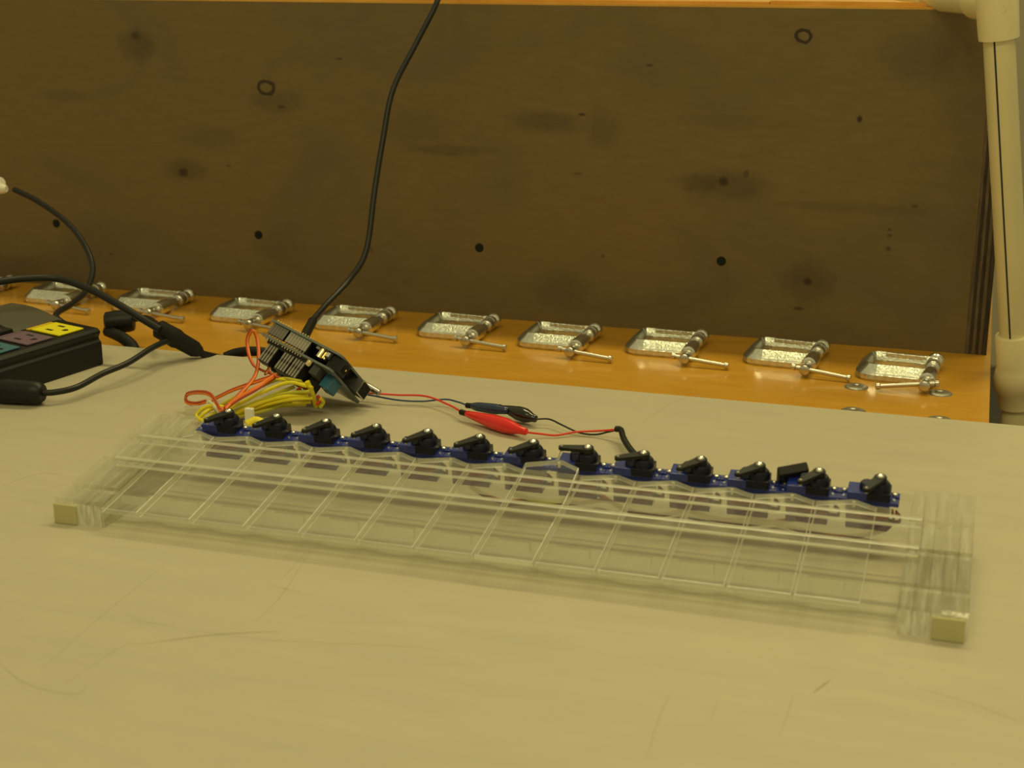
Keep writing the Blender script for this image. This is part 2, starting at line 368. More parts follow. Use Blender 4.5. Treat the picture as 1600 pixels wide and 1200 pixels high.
# top elbow
b = NB(); e0 = top - d*17; 
lathe(b, e0, e0+d*42, [(0, 12.5), (0.3, 14.9), (4, 15.1), (30, 15.6), (37, 14.5), (42, 10)], 32)
hz = aty(1425, -9, 1330); hs = top + d*11; hd = (hz-hs).normalized()
lathe(b, hs - hd*6, hs + hd*34, [(0, 10), (3, 13.6), (8, 14.8), (36, 14.8), (36.3, 12), (40, 12)], 32)
el = wlink('elbow_fitting', b, M_pvc, pv, smooth=50)
b = NB(); cc = aty(1571, 15, 1188); lathe(b, cc, cc+Vector((0,-1,0)), [(0, 3.6), (2.5, 3.6), (3, 3.2)], 20); 
p0 = e0 + d*25 + side*15.1 + RT*3; b.free(); b = NB(); lathe(b, p0, p0+side*1.2, [(0, 3.6), (.8, 3.6), (.8, 2.6), (.5, 2.4)], 20)
o = link('moulded_ring', b, M_pvc, el)
b = NB(); cyl(b, hs + hd*30, hs+hd*120, 11.6, 28); wlink('cross_pipe', b, M_pvcpipe, pv, smooth=40)
b = NB(); h2 = hs + hd*105; lathe(b, h2, h2+hd*40, [(0, 12), (.3, 14.8), (26, 15), (38, 15), (40, 13)], 28)
wlink('end_fitting', b, M_pvc, pv, smooth=40)
# tee at the bench edge
d2 = Vector((d.x*.2, 0, 1)).normalized(); t1 = jb
b = NB(); lathe(b, t1, t1-d*70, [(0, 12), (0, 14.4), (1.2, 15.4), (26, 15), (30, 16.4), (36, 18.2), (45, 18.2), (50, 15.4), (62, 15), (62.2, 12)], 32)
te = wlink('tee_fitting', b, M_pvc, pv, smooth=50)
b = NB(); c = t1-d*41; sdv = (RT*.62-FW*.6).normalized()
lathe(b, c, c+sdv*30, [(0, 13), (20, 14), (22, 15.2), (28, 15.2), (29, 12), (26, 11.5), (26, .1)], 28)
link('side_socket', b, M_pvc, te, loc=(0, 0, 0), smooth=40)
b = NB(); cyl(b, c+sdv*24, c+sdv*27.5, 11, 24); link('rust_plug', b, mat('rust_brown', (.22,.05,.02), .6), te)
b = NB(); cyl(b, t1-d*58, Vector((t1.x+12, t1.y, -880)), 11.7, 24); wlink('lower_pipe', b, M_pvcpipe, pv, smooth=40)
# ------------------------------------------------------------------ C-clamps
def arc(cx, cy, r, a0, a1, n=6): return [(cx+r*math.cos(math.radians(a0+(a1-a0)*i/n)), cy+r*math.sin(math.radians(a0+(a1-a0)*i/n))) for i in range(n+1)]
def make_clamp():
    r = empty('c_clamp', (0, 0, ZT))
    H = 12.5
    sec = [(.8, 0, 0), (0, 1.6, 0), (.2, 5.2, 0), (1.2, 6.6, 1), (7.4, 12.4, 0), (8.2, 12.6, 0), (8.8, 12.0, 0), (10.6, 7.6, 0), (11.0, 5.4, 0), (10.9, 0, 0)]   # inset, height, material of the face that follows
    path = [(60, 0, 90)] + [(18, 0, 90)] + [(p[0], p[1], a) for p, a in zip(arc(15, 15, 15, 270, 180, 7), [90-90*k/7 for k in range(8)])] \
        + [(p[0], p[1], a) for p, a in zip(arc(12, 44, 12, 180, 90, 6), [0-90*k/6 for k in range(7)])] + [(30, 56.6, -93), (58, 53.5, -97)]
    bm = NB(); G = []
    for (x, y, a) in path:
        ca_, sa_ = math.cos(math.radians(a)), math.sin(math.radians(a)); G.append([bm.verts.new(V(x+ca_*q[0]*(1.12 if 0 < x < 14 else 1), y+sa_*q[0], q[1])) for q in sec])
    for k, (A, B) in enumerate(zip(G, G[1:])):
        for i in range(len(sec)):
            f = bm.faces.new((A[i], A[(i+1) % len(sec)], B[(i+1) % len(sec)], B[i]))
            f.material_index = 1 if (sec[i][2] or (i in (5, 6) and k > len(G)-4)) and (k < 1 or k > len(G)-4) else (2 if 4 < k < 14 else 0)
    bm.faces.new(G[0][::-1]); bm.faces.new(G[-1])
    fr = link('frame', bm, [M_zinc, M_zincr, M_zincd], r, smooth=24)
    bm = NB(); prism(bm, [(19, 46), (19, 48.8), (30, 49.8), (52, 47.5), (52, 44.2)], 9, 12.6, 'z'); link('arm_rib', bm, M_zincr, fr, bevel=.8)
    bm = NB(); lathe(bm, (58, -6, 6.6), (58, 16, 6.6), [(0, 4.5), (.8, 6.2), (4, 6.6), (19, 6.6), (21, 6.2), (22, 4.2)], 24); link('boss', bm, M_zinc, fr, smooth=50)
    bm = NB(); lathe(bm, (58, 41, 7), (58, 58, 7), [(0, 5.6), (1, 6.4), (9, 4.8), (11, 7.0), (14.5, 7.0), (16, 6.0)], 24); link('anvil', bm, M_zinc, fr, smooth=50)
    bm = NB(); prof = [(0, 3.6), (.6, 4.2), (9, 4.2), (10, 3.2)]
    y = 10
    while y < 52: prof += [(y, 3.4), (y+.6, 3.5), (y+1.2, 3.4)]; y += 1.2
    prof += [(53, 3.2), (55, 3.2), (55.5, 5.2), (58, 6.2), (60, 5.6), (61, 4)]
    lathe(bm, (58, -24, 6.6), (58, 40, 6.6), prof, 18); link('screw', bm, M_steel, r, smooth=70)
    bm = NB(); lathe(bm, (-24, 0, 0), (24, 0, 0), [(0, 1.6), (.5, 2.7), (3, 2.7), (3.6, 1.8), (44.4, 1.8), (45, 2.7), (47.5, 2.7), (48, 1.6)], 16)
    link('handle', bm, M_steel, r, smooth=40)
    return r
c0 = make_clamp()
ORD = ['farthest left, half out of frame', 'second from the left, behind the power strip', 'third from the left, beside the black plug', 'fourth from the left, behind the orange wire loop',
       'fifth from the left, behind the standing black cable', 'sixth from the left, above the red and blue wires', 'seventh from the left, below the cross-head bolt between two others', 'third from the right end of the row',
       'second from the right end of the row', 'rightmost of the row, turned slightly, next to steel discs']
clab = ['zinc C-clamp cut off by the left picture edge, behind the thick black cord',
        'zinc C-clamp lying directly behind the multi-colour power strip',
        'zinc C-clamp third from the left, half behind the black cord and plug',
        'zinc C-clamp lying behind the tall orange wire loop',
        'zinc C-clamp just right of the hanging black cable, behind the circuit board',
        'zinc C-clamp above the red and blue wires, first one clear of the circuit board',
        'zinc C-clamp lying second to the right of the circuit board, fourth from the right end',
        'zinc C-clamp under the rightmost bolt head, third from the right end of the row',
        'zinc C-clamp with a long handle reaching the last clamp, second from the right',
        'last zinc C-clamp on the right with its handle turned left, beside steel discs']
fl = [(-105,462),(36,472),(173,485),(326,501),(489,514),(651,526),(808,542),(978,553),(1162,568),(1339,592)]
hnd = [None,(80,480,142,491),(228,490,290,501),(378,508,450,520),(536,515,612,528),(708,532,788,543),(873,547,956,557),(1036,560,1118,573),(1250,575,1335,586),(1363,602,1455,600)]
bright = [0]*10
for i in range(10):
    o = c0 if i == 0 else copy_tree(c0)
    p = at(fl[i][0], fl[i][1], ZT)
    o.location = Vector((p.x-3.5, p.y-2.5, ZT))*S
    rz = {9: math.radians(-4), 0: .02, 8: math.radians(-4)}.get(i, random.uniform(-.03, .03)); o.rotation_euler = (0, 0, rz)
    tag(o, clab[i], 'clamp', 'C-clamps lying in a row along the plywood box')
    h = [c for c in o.children if c.name.startswith('handle')][0]
    a = (58, -20.5)
    if i == 9: off = -13
    else: off = 13 if i else 12
    h.location = Vector((58+off, -20.5, 6.6 - (.9 if i != 9 else .6)))*S
    h.rotation_euler = (0, math.radians(5 if off > 0 else -5), math.radians({9: 14, 0: -2}.get(i, -3)))
# steel discs set in the bench
wl = ['steel disc just below and left of the last clamp', 'steel disc right of the last clamp handle', 'steel disc half hidden by the board edge below the leftmost disc', 'steel disc half hidden by the board edge near the bench corner']
for k, (px, py) in enumerate(((1338,605),(1469,615),(1333,643),(1468,657))):
    p = at(px, py, ZT); b = NB(); lathe(b, (p.x, p.y, ZT), (p.x, p.y, ZT+2), [(0, 9.2), (.5, 9.2), (1.2, 8), (1.7, 5), (1.9, 2.5), (1.5, 2.2), (1.4, .1)], 28)
    o = link('steel_disc', b, M_washer, smooth=60); tag(o, wl[k], 'disc', 'steel discs near the right corner of the bench')
# ------------------------------------------------------------------ acrylic key frame
TA = math.radians(9.5); cA, sA = math.cos(TA), math.sin(TA); OY, OZ = 684.0, 14.0
def W(u, v, n): return Vector((u, OY+v*cA-n*sA, OZ+v*sA+n*cA))
def loc2(y, z): y -= OY; z -= OZ; return (y*cA+z*sA, -y*sA+z*cA)        # world (Y,Z) -> frame (v,n)
kf = empty('acrylic_keyboard', (0, OY, OZ), (TA, 0, 0)); tag(kf, 'clear acrylic frame of thirteen key plates between two laminated end blocks, on the grey board', 'keyboard')
PITCH = 33.0; HX = [-434.66+33.0*t for t in range(13)]
def block(x0, x1, n, y0, foot_left):
    t = (x1-x0)/n
    for i in range(n):
        j = random.uniform(-.5, .5); yf = y0 + j
        pr = [loc2(yf, 0.05), loc2(yf, 13.0 + random.uniform(-.4, .4))]
        top_ = [(loc2(yf, 14)[0]+1.5, 0)]
        for vn in (19, 53, 82):
            top_ += [(vn, 0), (vn+.2, -2.5+random.uniform(-.6, .6)), (vn+3.6, -2.5), (vn+3.8, 0)]
        top_ += [(116.5+j, 0)]
        bb = loc2(OY+114.5+j, 0.05)
        pts = [pr[0]] + [pr[1]] + top_ + [(117.8+j, -1.5), bb]
        bm = NB(); prism(bm, pts, x0+i*t+.06, x0+(i+1)*t-.06, 'x', 0, 1); bm.faces.ensure_lookup_table(); bm.faces[0].material_index = 2
        link('end_block_sheet', bm, [M_acrs, M_acr, M_acrw], kf)
block(-493.0, -461.5, 5, 688.5, True)
block(-20.5, 12.0, 5, 684.5, False)
for (x0, x1, y0) in ((-493.4, -478.5, 686.6), (-4.5, 10.8, 682.4)):
    bm = NB(); pts = [loc2(y0, .1), loc2(y0, 11.8), loc2(y0+1.6, 12.2), loc2(y0+1.6, .1)]; prism(bm, pts, x0, x1, 'x')
    o = link('front_pad', bm, M_foam, kf, bevel=.5); o['label'] = 'opaque cream pad on the block front'
# rails
for v in (46.0, 74.5):
    bm = NB()
    x0, x1 = -478, -14
    for (a0, a1, b0, b1, n0, n1) in ((x0, x1, v, v+3.0, .3, 6.2),):
        vs = box(bm, a0, a1, b0, b1, n0, n1)
    bm.faces.ensure_lookup_table()
    for f in bm.faces:
        nrm = f.calc_center_median(); 
    for i, f in enumerate(bm.faces): f.material_index = 1 if i in (1, 0, 3, 5) else 0     # top, bottom and ends frosted
    o = link('rail', bm, [M_acr, M_acre, M_glint], kf, bevel=.55, seg=3); o.modifiers['bevel'].material = 2
def grid_plate(bm, us, vs, n0, n1, keep):
    vt = {}
    def g(i, j, k):
        if (i, j, k) not in vt: vt[(i, j, k)] = bm.verts.new(V(us[i], vs[j], (n0, n1)[k]))
        return vt[(i, j, k)]
    K = lambda i, j: 0 <= i < len(us)-1 and 0 <= j < len(vs)-1 and keep(i, j)
    for i in range(len(us)-1):
        for j in range(len(vs)-1):
            if not K(i, j): continue
            bm.faces.new((g(i,j,1), g(i+1,j,1), g(i+1,j+1,1), g(i,j+1,1))).material_index = 0
            bm.faces.new((g(i,j,0), g(i,j+1,0), g(i+1,j+1,0), g(i+1,j,0))).material_index = 0
            if not K(i, j-1): bm.faces.new((g(i,j,0), g(i+1,j,0), g(i+1,j,1), g(i,j,1))).material_index = 2 if j == 0 and len(vs) == 3 else 1
            if not K(i, j+1): bm.faces.new((g(i,j+1,0), g(i,j+1,1), g(i+1,j+1,1), g(i+1,j+1,0))).material_index = 1
            if not K(i-1, j): bm.faces.new((g(i,j,0), g(i,j,1), g(i,j+1,1), g(i,j+1,0))).material_index = 1
            if not K(i+1, j): bm.faces.new((g(i+1,j,0), g(i+1,j+1,0), g(i+1,j+1,1), g(i+1,j,1))).material_index = 1
# servo mounting plate with body cut-outs
us = [-461]
for x in HX: us += [x-17.6, x+6.6]
us += [-21]
bm = NB(); grid_plate(bm, us, [78, 103.6, 117.4, 121.5], -10.2, -5.4, lambda i, j: not (j == 1 and i % 2 == 1))
link('servo_plate', bm, [M_acr, M_acre], kf)
# front strip with slots along its back edge
us = [-461]; 
for x in [HX[0]-27.5+33*k for k in range(13)]: us += [x, x+18]
us += [-21]
bm = NB(); grid_plate(bm, us, [.5, 22, 25], -9.6, -3.6, lambda i, j: not (j == 1 and i % 2 == 1))
link('front_strip', bm, [M_acr, M_acre, M_acrd], kf, bevel=.35)
# keys
GX = [-38.0-33.2*(13-i) for i in range(14)]; GX[0] = -460.5
def key_bm(x0, x1, ap, lift=0):
    bm = NB(); pts = [(x0+.6, 0), (x1-.6, 0), (x1-.6, 93.8), (ap+1.5, 99.3), (ap-1.5, 99.3), (x0+.6, 93.8)]
    if not lift:
        prism(bm, pts, -3, 0, 'z', 1, 0); bm.faces.ensure_lookup_table(); bm.faces[0].material_index = 2
    else:
        def f(v): return 0 if v < 66 else (v-66)*math.tan(math.radians(lift))
        rows = [(0, x0+.6, x1-.6), (66, x0+.6, x1-.6), (93.8, x0+.6, x1-.6), (99.3, ap-1.5, ap+1.5)]
        G = [[[bm.verts.new(V(x, v, n+f(v))) for n in (-3, 0)] for x in (a, c_)] for v, a, c_ in rows]
        for A, B in zip(G, G[1:]):
            bm.faces.new((A[0][1], A[1][1], B[1][1], B[0][1])).material_index = 0
            bm.faces.new((A[0][0], B[0][0], B[1][0], A[1][0])).material_index = 0
            for s_ in (0, 1): bm.faces.new((A[s_][0], A[s_][1], B[s_][1], B[s_][0])).material_index = 1
        for A in (G[0], G[-1]): bm.faces.new((A[0][0], A[1][0], A[1][1], A[0][1])).material_index = 1
    return bm
for t in range(13):
    x0, x1 = GX[t], GX[t+1]; ap = (x0+x1)/2+3.5 if t else x0+9
    o = link('key', key_bm(x0, x1, ap, 9.5 if t == 7 else 0), [M_acr, M_acre, M_acrf, M_glint], kf, bevel=.5, seg=3)
    o.rotation_euler = (math.radians(random.uniform(-.12, .12)), 0, 0)
    o.modifiers['bevel'].material = 3; o.modifiers['bevel'].width = .38*S
    lf = (97-66)*math.tan(math.radians(9.5)) if t == 7 else 0
    bm = NB(); lathe(bm, (ap, 96.6, -2.9+lf), (ap, 96.6, .3+lf), [(0, .9), (3.2, .9)], 10); link('hole_ring', bm, M_acre, o)
    if t == 7: o['label'] = 'raised key plate'
# ------------------------------------------------------------------ micro servos
def make_servo():
    r = empty('micro_servo', (0, 0, 0), (TA, 0, 0))
    bm = NB(); box(bm, -17, 6, -6, 6, -31, -8.1); body = link('body', bm, M_servo, r, bevel=.5)
    bm = NB(); box(bm, -6.5, 6.15, -6.2, 6.1, -12.8, -7.6); link('gear_case', bm, M_servob, r, bevel=.5)
    bm = NB(); pts = [(-21.9, -6), (10.9, -6), (10.9, -1), (8.6, -.9), (8.6, .9), (10.9, 1), (10.9, 6), (-21.9, 6), (-21.9, 1), (-19.6, .9), (-19.6, -.9), (-21.9, -1)]
    prism(bm, pts, -15.1, -12.6, 'z'); link('mounting_tab', bm, M_servo, r, bevel=.3)
    for x in (-19.0, 8.2):
        bm = NB(); lathe(bm, (x, 2.8, -12.7), (x, 2.8, -11.2), [(0, 1.5), (1, 1.5), (1.5, .8)], 10); link('tab_screw', bm, M_steel, r, smooth=50)
        bm = NB(); lathe(bm, (x, -2.8, -12.7), (x, -2.8, -12.1), [(0, 1.0), (.6, .7)], 10); link('tab_screw', bm, M_steel, r, smooth=50)
    bm = NB(); lathe(bm, (0, 0, -8.7), (0, 0, -3.2), [(0, 6.3), (3.2, 6.1), (4.8, 5.2), (5.5, 4.6)], 24); link('gear_housing', bm, M_servob, r, smooth=40)
    bm = NB(); lathe(bm, (-6.8, 0, -8.7), (-6.8, 0, -4.0), [(0, 4.2), (3.6, 4.0), (4.7, 3.2)], 18); link('gear_housing', bm, M_servod, r, smooth=40)
    # sticker on the long face: pale band with print, dark red and purple bands
    bm = NB(); box(bm, -16.6, 5.6, -6.25, -6, -19.5, -15.6, 0); box(bm, -16.6, 5.6, -6.25, -6, -23.5, -19.5, 1); box(bm, -16.6, 5.6, -6.25, -6, -30.5, -23.5, 2)
    st = link('sticker', bm, [M_labelp, M_labelr, M_label], r)
    cu = bpy.data.curves.new('print', 'FONT'); cu.body = 'TowerPro SG90'; cu.size = 3.4*S; cu.extrude = .02*S; cu.resolution_u = 2
    to = bpy.data.objects.new('print_tmp', cu); COL.objects.link(to); bpy.context.view_layer.update()
    me = bpy.data.meshes.new_from_object(to.evaluated_get(bpy.context.evaluated_depsgraph_get())); bpy.data.objects.remove(to)
    xs = [v.co.x for v in me.vertices]; k = 20.5*S/(max(xs)-min(xs))
    for v in me.vertices: v.co.x *= k
    me.materials.clear(); me.materials.append(M_ink)
    po = bpy.data.objects.new('print', me); COL.objects.link(po); po.parent = st; po.rotation_euler = (math.radians(90), 0, 0); po.location = V(-15.8, -6.3, -18.7)
    bm = NB()
    for k, dz in enumerate((-.9, 0, .9)): tube(bm, [(5.5, 2+dz*.5, -28.6+dz), (9, 1, -28.4+dz), (11.6, -2, -26+dz), (12, -4, -22+dz), (9.5, -5, -18.5+dz)], .55, 6)
    link('lead', bm, M_wdred2, r, smooth=80)
    # horn: hub and single arm along +X, turned per servo
    bm = NB(); lathe(bm, (0, 0, -4.3), (0, 0, .1), [(0, 3.6), (3.8, 3.6), (4.4, 3.2)], 20)
    pts = arc(0, 0, 3.5, 60, 300, 10) + arc(15.2, 0, 2.0, -80, 80, 6)
    prism(bm, pts, -2.3, -.2, 'z')
    hn = link('horn', bm, M_black, r, bevel=.25)
    bm = NB(); lathe(bm, (0, 0, -.1), (0, 0, 1.5), [(0, 2.0), (.5, 2.0), (1.0, 1.7), (1.35, 1.1), (1.5, .2)], 18); link('screw', bm, M_bright, hn, smooth=80)
    bm = NB(); cyl(bm, (15.2, 0, -2.4), (15.2, 0, -3.4), .9, 10); cyl(bm, (15.2, 0, -.3), (15.2, 0, .15), .7, 8); link('tip_pin', bm, M_steel, hn)
    return r
ANG = [-124,-123,-123,-128,-128,-133,-131,-174,-152,-130,-131,-124,-114]
slab = ['blue micro servo at the left end of the row, below the orange loop', 'blue micro servo second from the left, beneath the circuit board', 'blue micro servo third from the left of the row',
        'blue micro servo fourth from the left of the row', 'blue micro servo fifth from the left of the row', 'blue micro servo sixth from the left, below the blue clip tail',
        'blue micro servo seventh in the row, below the tip of the red clip', 'blue micro servo with its black arm swung straight left, above the raised key', 'blue micro servo with the black cable running in behind its arm',
        'blue micro servo just right of the one the black cable runs behind', 'blue micro servo left of the black tilted block', 'blue micro servo right of the black tilted block, second from the right end', 'blue micro servo at the right end of the row']
s0 = make_servo()
for t in range(13):
    o = s0 if t == 0 else copy_tree(s0)
    o.location = V(HX[t], 791.46, CAMZ-278.15); tag(o, slab[t], 'servo', 'blue micro servos in a row behind the acrylic keys')
    h = [c for c in o.children if c.name.startswith('horn')][0]; h.rotation_euler = (0, 0, math.radians(ANG[t]))
# thin pull line between the lifted arm and the raised key
b = NB(); a = W(HX[7]-15.3, 109, 8.2); tube(b, [a, W(HX[7]-15.8, 104, 5), W(HX[7]-16, 99, 3.5)], .22, 6)
tag(link('pull_line', b, M_ink), 'thin dark line from the raised arm down to the raised key', 'string')
# black block between the second and third servo from the right
b = NB(); box(b, -8.5, 8.5, -3, 3, 0, 15); Mx = Matrix.Rotation(math.radians(-14), 4, 'Y')
p = W(HX[10]+17, 119, 0)
o = link('connector_block', b, M_blackm, loc=(p.x, p.y+4, p.z-5.5), rot=(math.radians(38), math.radians(-10), math.radians(20)), bevel=.8)
tag(o, 'black tilted connector block between two servos near the right end', 'connector')
# ------------------------------------------------------------------ servo leads under and behind the frame
def ribbon(name, pts, cols, label, cat, group, off=Vector((0, .8, .35)), r=.62, loc=None):
    root = empty(name, loc or pts[0]); tag(root, label, cat, group)
    for k, mt in enumerate(cols):
        b = NB(); s = off*(k-(len(cols)-1)/2)*1.35; tube(b, [Vector(p)+s for p in pts], r, 6, 6); wlink('wire', b, mt, root, smooth=80)
    return root
RIB = [M_wbrn, M_wdred2, mat('faded_orange_wire', (.42,.12,.03), .5)]
G3 = 'flat three-wire servo leads'
ribbon('servo_lead', [at(x, y, z) for x, y, z in ((1178,812,5),(1215,818,3),(1265,832,2),(1310,838,2),(1350,836,2),(1385,826,8),(1396,812,14),(1394,798,18))], RIB, 'three-wire lead under the keys at the right end', 'cable', G3)
ribbon('servo_lead', [at(x, y, z) for x, y, z in ((935,772,7),(975,795,4),(1010,804,3),(1045,803,3),(1075,798,3),(1120,812,2),(1180,818,3),(1240,812,3))], RIB, 'three-wire lead under the keys right of the raised key', 'cable', G3)
ribbon('servo_lead', [at(x, y, z) for x, y, z in ((1060,792,4),(1100,806,3),(1140,813,3),(1175,812,3),(1195,800,6))], RIB[::-1], 'three-wire lead under the keys left of the tilted block', 'cable', G3)
ribbon('servo_lead', [at(x, y, z) for x, y, z in ((735,760,5),(760,775,3),(790,784,3),(830,782,3),(900,786,3),(950,780,6))], RIB, 'three-wire lead under the keys left of the raised key', 'cable', G3)
ribbon('jumper_lead', [at(x, y, z) for x, y, z in ((800,770,5),(830,780,4),(862,784,4),(890,780,6))], [M_wyel2, M_wyel, M_wyel2], 'yellow lead under the raised key', 'cable', 'yellow leads under the keys')
# ------------------------------------------------------------------ controller board stack
pv_ = Vector((.922,-.306,-.239)).normalized(); qv = Vector((.071,.737,-.672)); qv = (qv-pv_*qv.dot(pv_)).normalized(); tv = pv_.cross(qv)
if tv.z < 0: tv = -tv
# local axes: X along the long side, Y = -q (towards the upper edge), Z = t (away from the shield's component side)
Rm = Matrix((pv_, -qv, tv)).transposed()
if Rm.determinant() < 0: Rm = Matrix((pv_, -qv, -tv)).transposed()
CB = Vector((-414.7, 949.7, .9))
ORG = CB - pv_*68.6 - qv*53.3              # upper left corner A of the shield
sgn = 1 if (Rm @ Vector((0, 0, 1))).dot(tv) > 0 else -1
cb = empty('controller_board', tuple(CB)); tag(cb, 'tilted stack of two dark circuit boards leaning on its corner on the grey board', 'circuit board')
MB4 = Rm.to_4x4()
def PB(a, c, h): return ORG + pv_*a + qv*c + tv*h      # a along long side, c down the short side, h towards the back board
def pbox(bm, a0, a1, c0_, c1, h0, h1, mi=0):
    P = [PB(*q) for q in ((a0,c0_,h0),(a1,c0_,h0),(a1,c1,h0),(a0,c1,h0),(a0,c0_,h1),(a1,c0_,h1),(a1,c1,h1),(a0,c1,h1))]
    vs = [bm.verts.new(p*S) for p in P]
    for q in ((3,2,1,0),(4,5,6,7),(0,1,5,4),(1,2,6,5),(2,3,7,6),(3,0,4,7)): bm.faces.new([vs[i] for i in q]).material_index = mi
def part(name, bm, mt, parent=cb, **k): return link(name, bm, mt, parent, loc=L0(cb) if parent is cb else (0, 0, 0), **k)
def pcb(h0):
    bm = NB(); pts = [(0,0),(66,0),(68.6,2.5),(68.6,14),(68.6,50.5),(66,53.3),(2,53.3),(0,50)]
    A = [bm.verts.new(PB(a, c, h0)*S) for a, c in pts]; B = [bm.verts.new(PB(a, c, h0+1.6)*S) for a, c in pts]
    for i in range(len(pts)): bm.faces.new((A[i], A[(i+1) % len(pts)], B[(i+1) % len(pts)], B[i])).material_index = 1
    bm.faces.new(A[::-1]); bm.faces.new(B); return bm
sh = part('shield_board', pcb(0), [mat('shield_surface', (.16,.17,.15), .22, coat=.4), M_pcbe]); ar = part('main_board', pcb(12.4), [M_pcb, M_pcbe])  # shield surface lightened, standing in for the grey board it reflects
# header strips between the boards along the upper long side
for (a0, n, mt) in ((2.5, 6, M_greyd), (19.5, 8, M_grey)):
    bm = NB(); pbox(bm, a0, a0+n*2.54, 1.3, 3.8, 3.6, 12.2); hb = part('socket_header', bm, M_hdr)
    for k in range(n):
        bm = NB(); pbox(bm, a0+k*2.54+.15, a0+(k+1)*2.54-.15, .95, 1.35, 3.7, 12.0); part('contact_face', bm, mt, hb)
    bm = NB()
    for k in range(n): pbox(bm, a0+k*2.54+.8, a0+k*2.54+1.6, 1.6, 2.4, 1.6, 3.7)
    part('pin_row', bm, M_grey, hb)
bm = NB()
for k in range(14):
    a = 3.6+k*2.54+(1.7 if k > 5 else 0); pbox(bm, a-.35, a+.35, 1.8, 2.5, 14, 15.6)
part('solder_pins', bm, M_gold, ar)
bm = NB()
for k in range(14):
    a = 3.6+k*2.54+(1.7 if k > 5 else 0); pbox(bm, a-.4, a+.4, 1.6, 2.3, -1.0, 0)
part('solder_pins', bm, M_gold, sh)
bm = NB(); pbox(bm, 3, 25, 47, 50, 2, 12.3); pbox(bm, 27, 52, 47, 50, 2, 12.3); part('far_header', bm, M_hdr)
# parts on the main board, facing the shield
bm = NB(); pbox(bm, 44, 47, 3, 6, 10.5, 12.4); part('capacitor', bm, M_grey)
bm = NB(); cyl(bm, PB(49.5, 5, 12.4), PB(49.5, 5, 5.4), 2.8, 16); cyl(bm, PB(53.5, 6.5, 12.4), PB(53.5, 6.5, 6.4), 2.2, 16); part('capacitor', bm, M_gold, smooth=40)
bm = NB(); pbox(bm, 55, 60, 2, 5, 7, 12.4); part('regulator', bm, M_hdr)
bm = NB(); pbox(bm, 55.6, 58.4, 1.6, 2.2, 8.2, 11.4); part('reflective_tab', bm, M_bright)
bm = NB(); pbox(bm, 59, 72, 3.5, 12.5, 1.8, 12.4); pj = part('power_jack', bm, M_black, bevel=.4)
bm = NB(); cyl(bm, PB(72, 8, 7), PB(72.5, 8, 7), 3.3, 20); part('jack_opening', bm, M_hole, pj)
bm = NB(); cyl(bm, PB(70, 8, 7), PB(72.9, 8, 7), .8, 10); part('jack_pin', bm, M_gold, pj)
bm = NB(); pbox(bm, 56, 74.5, 31, 43.5, 2.2, 12.4); part('usb_port', bm, M_gdark, bevel=.4)
bm = NB(); pbox(bm, 74.4, 75.2, 30.6, 43.9, 1.8, 12.5); uf = part('usb_flange', bm, M_steel)
bm = NB(); pbox(bm, 75.2, 75.5, 31.4, 43.1, 2.6, 11.7); part('port_opening', bm, M_hole, uf)
bm = NB(); pbox(bm, 20, 36, 16, 34, 9.5, 12.4); pbox(bm, 30, 64, 14, 28, 8, 12.4); part('chip', bm, M_hdr)
bm = NB(); cyl(bm, PB(62, 49, 14), PB(78, 51, 14), 2.4, 16); part('metal_post', bm, M_steel, smooth=40)
# shield: servo plug rows, jack, terminal
M_plugc = [M_grey, M_greyd]
for gi, a0 in enumerate((6.0, 22.0, 33.0)):
    for k in range(4):
        bm = NB(); a = a0+k*2.54; pbox(bm, a, a+2.3, 6, 13.5, -16.0, -1.5)
        pl = part('plug_housing', bm, M_hdr)
        bm = NB()
        pbox(bm, a+.35, a+1.95, 5.5, 6.1, -15.4, -9.5); pbox(bm, a+.7, a+1.6, 5.5, 6.1, -9.5, -7); pbox(bm, a+.35, a+1.95, 5.5, 6.1, -7, -2.2)
        part('plug_contact', bm, M_grey if gi else M_grey, pl)
for gi, a0 in enumerate((10.0, 26.0, 40.0)):
    for k in range(4):
        bm = NB(); a = a0+k*2.54; pbox(bm, a, a+2.3, 20, 27.5, -15.5, -1.5); part('plug_housing', bm, M_hdr)
bm = NB(); pbox(bm, 4, 46, 5.5, 14.5, -2.2, 0); pbox(bm, 8, 52, 19, 28.5, -2.2, 0); part('pin_block', bm, M_hdr)
bm = NB(); pbox(bm, 50, 57, 4, 12, -7.5, 0); part('jack_socket', bm, M_gdark, bevel=.4)
bm = NB(); pbox(bm, 57.5, 65.5, 12.5, 25, -10, 0); tb = part('terminal_block', bm, M_tblue, bevel=.5)
for c in (15.5, 21):
    bm = NB(); cyl(bm, PB(61.5, c, -10), PB(61.5, c, -10.3), 1.7, 14); part('terminal_screw', bm, M_steel, tb)
bm = NB(); lathe(bm, PB(46.8, 3.5, 0), PB(46.8, 3.5, -4), [(0, 2.4), (3, 2.4), (4, 1.6)], 14); part('crystal', bm, M_gold, smooth=50)
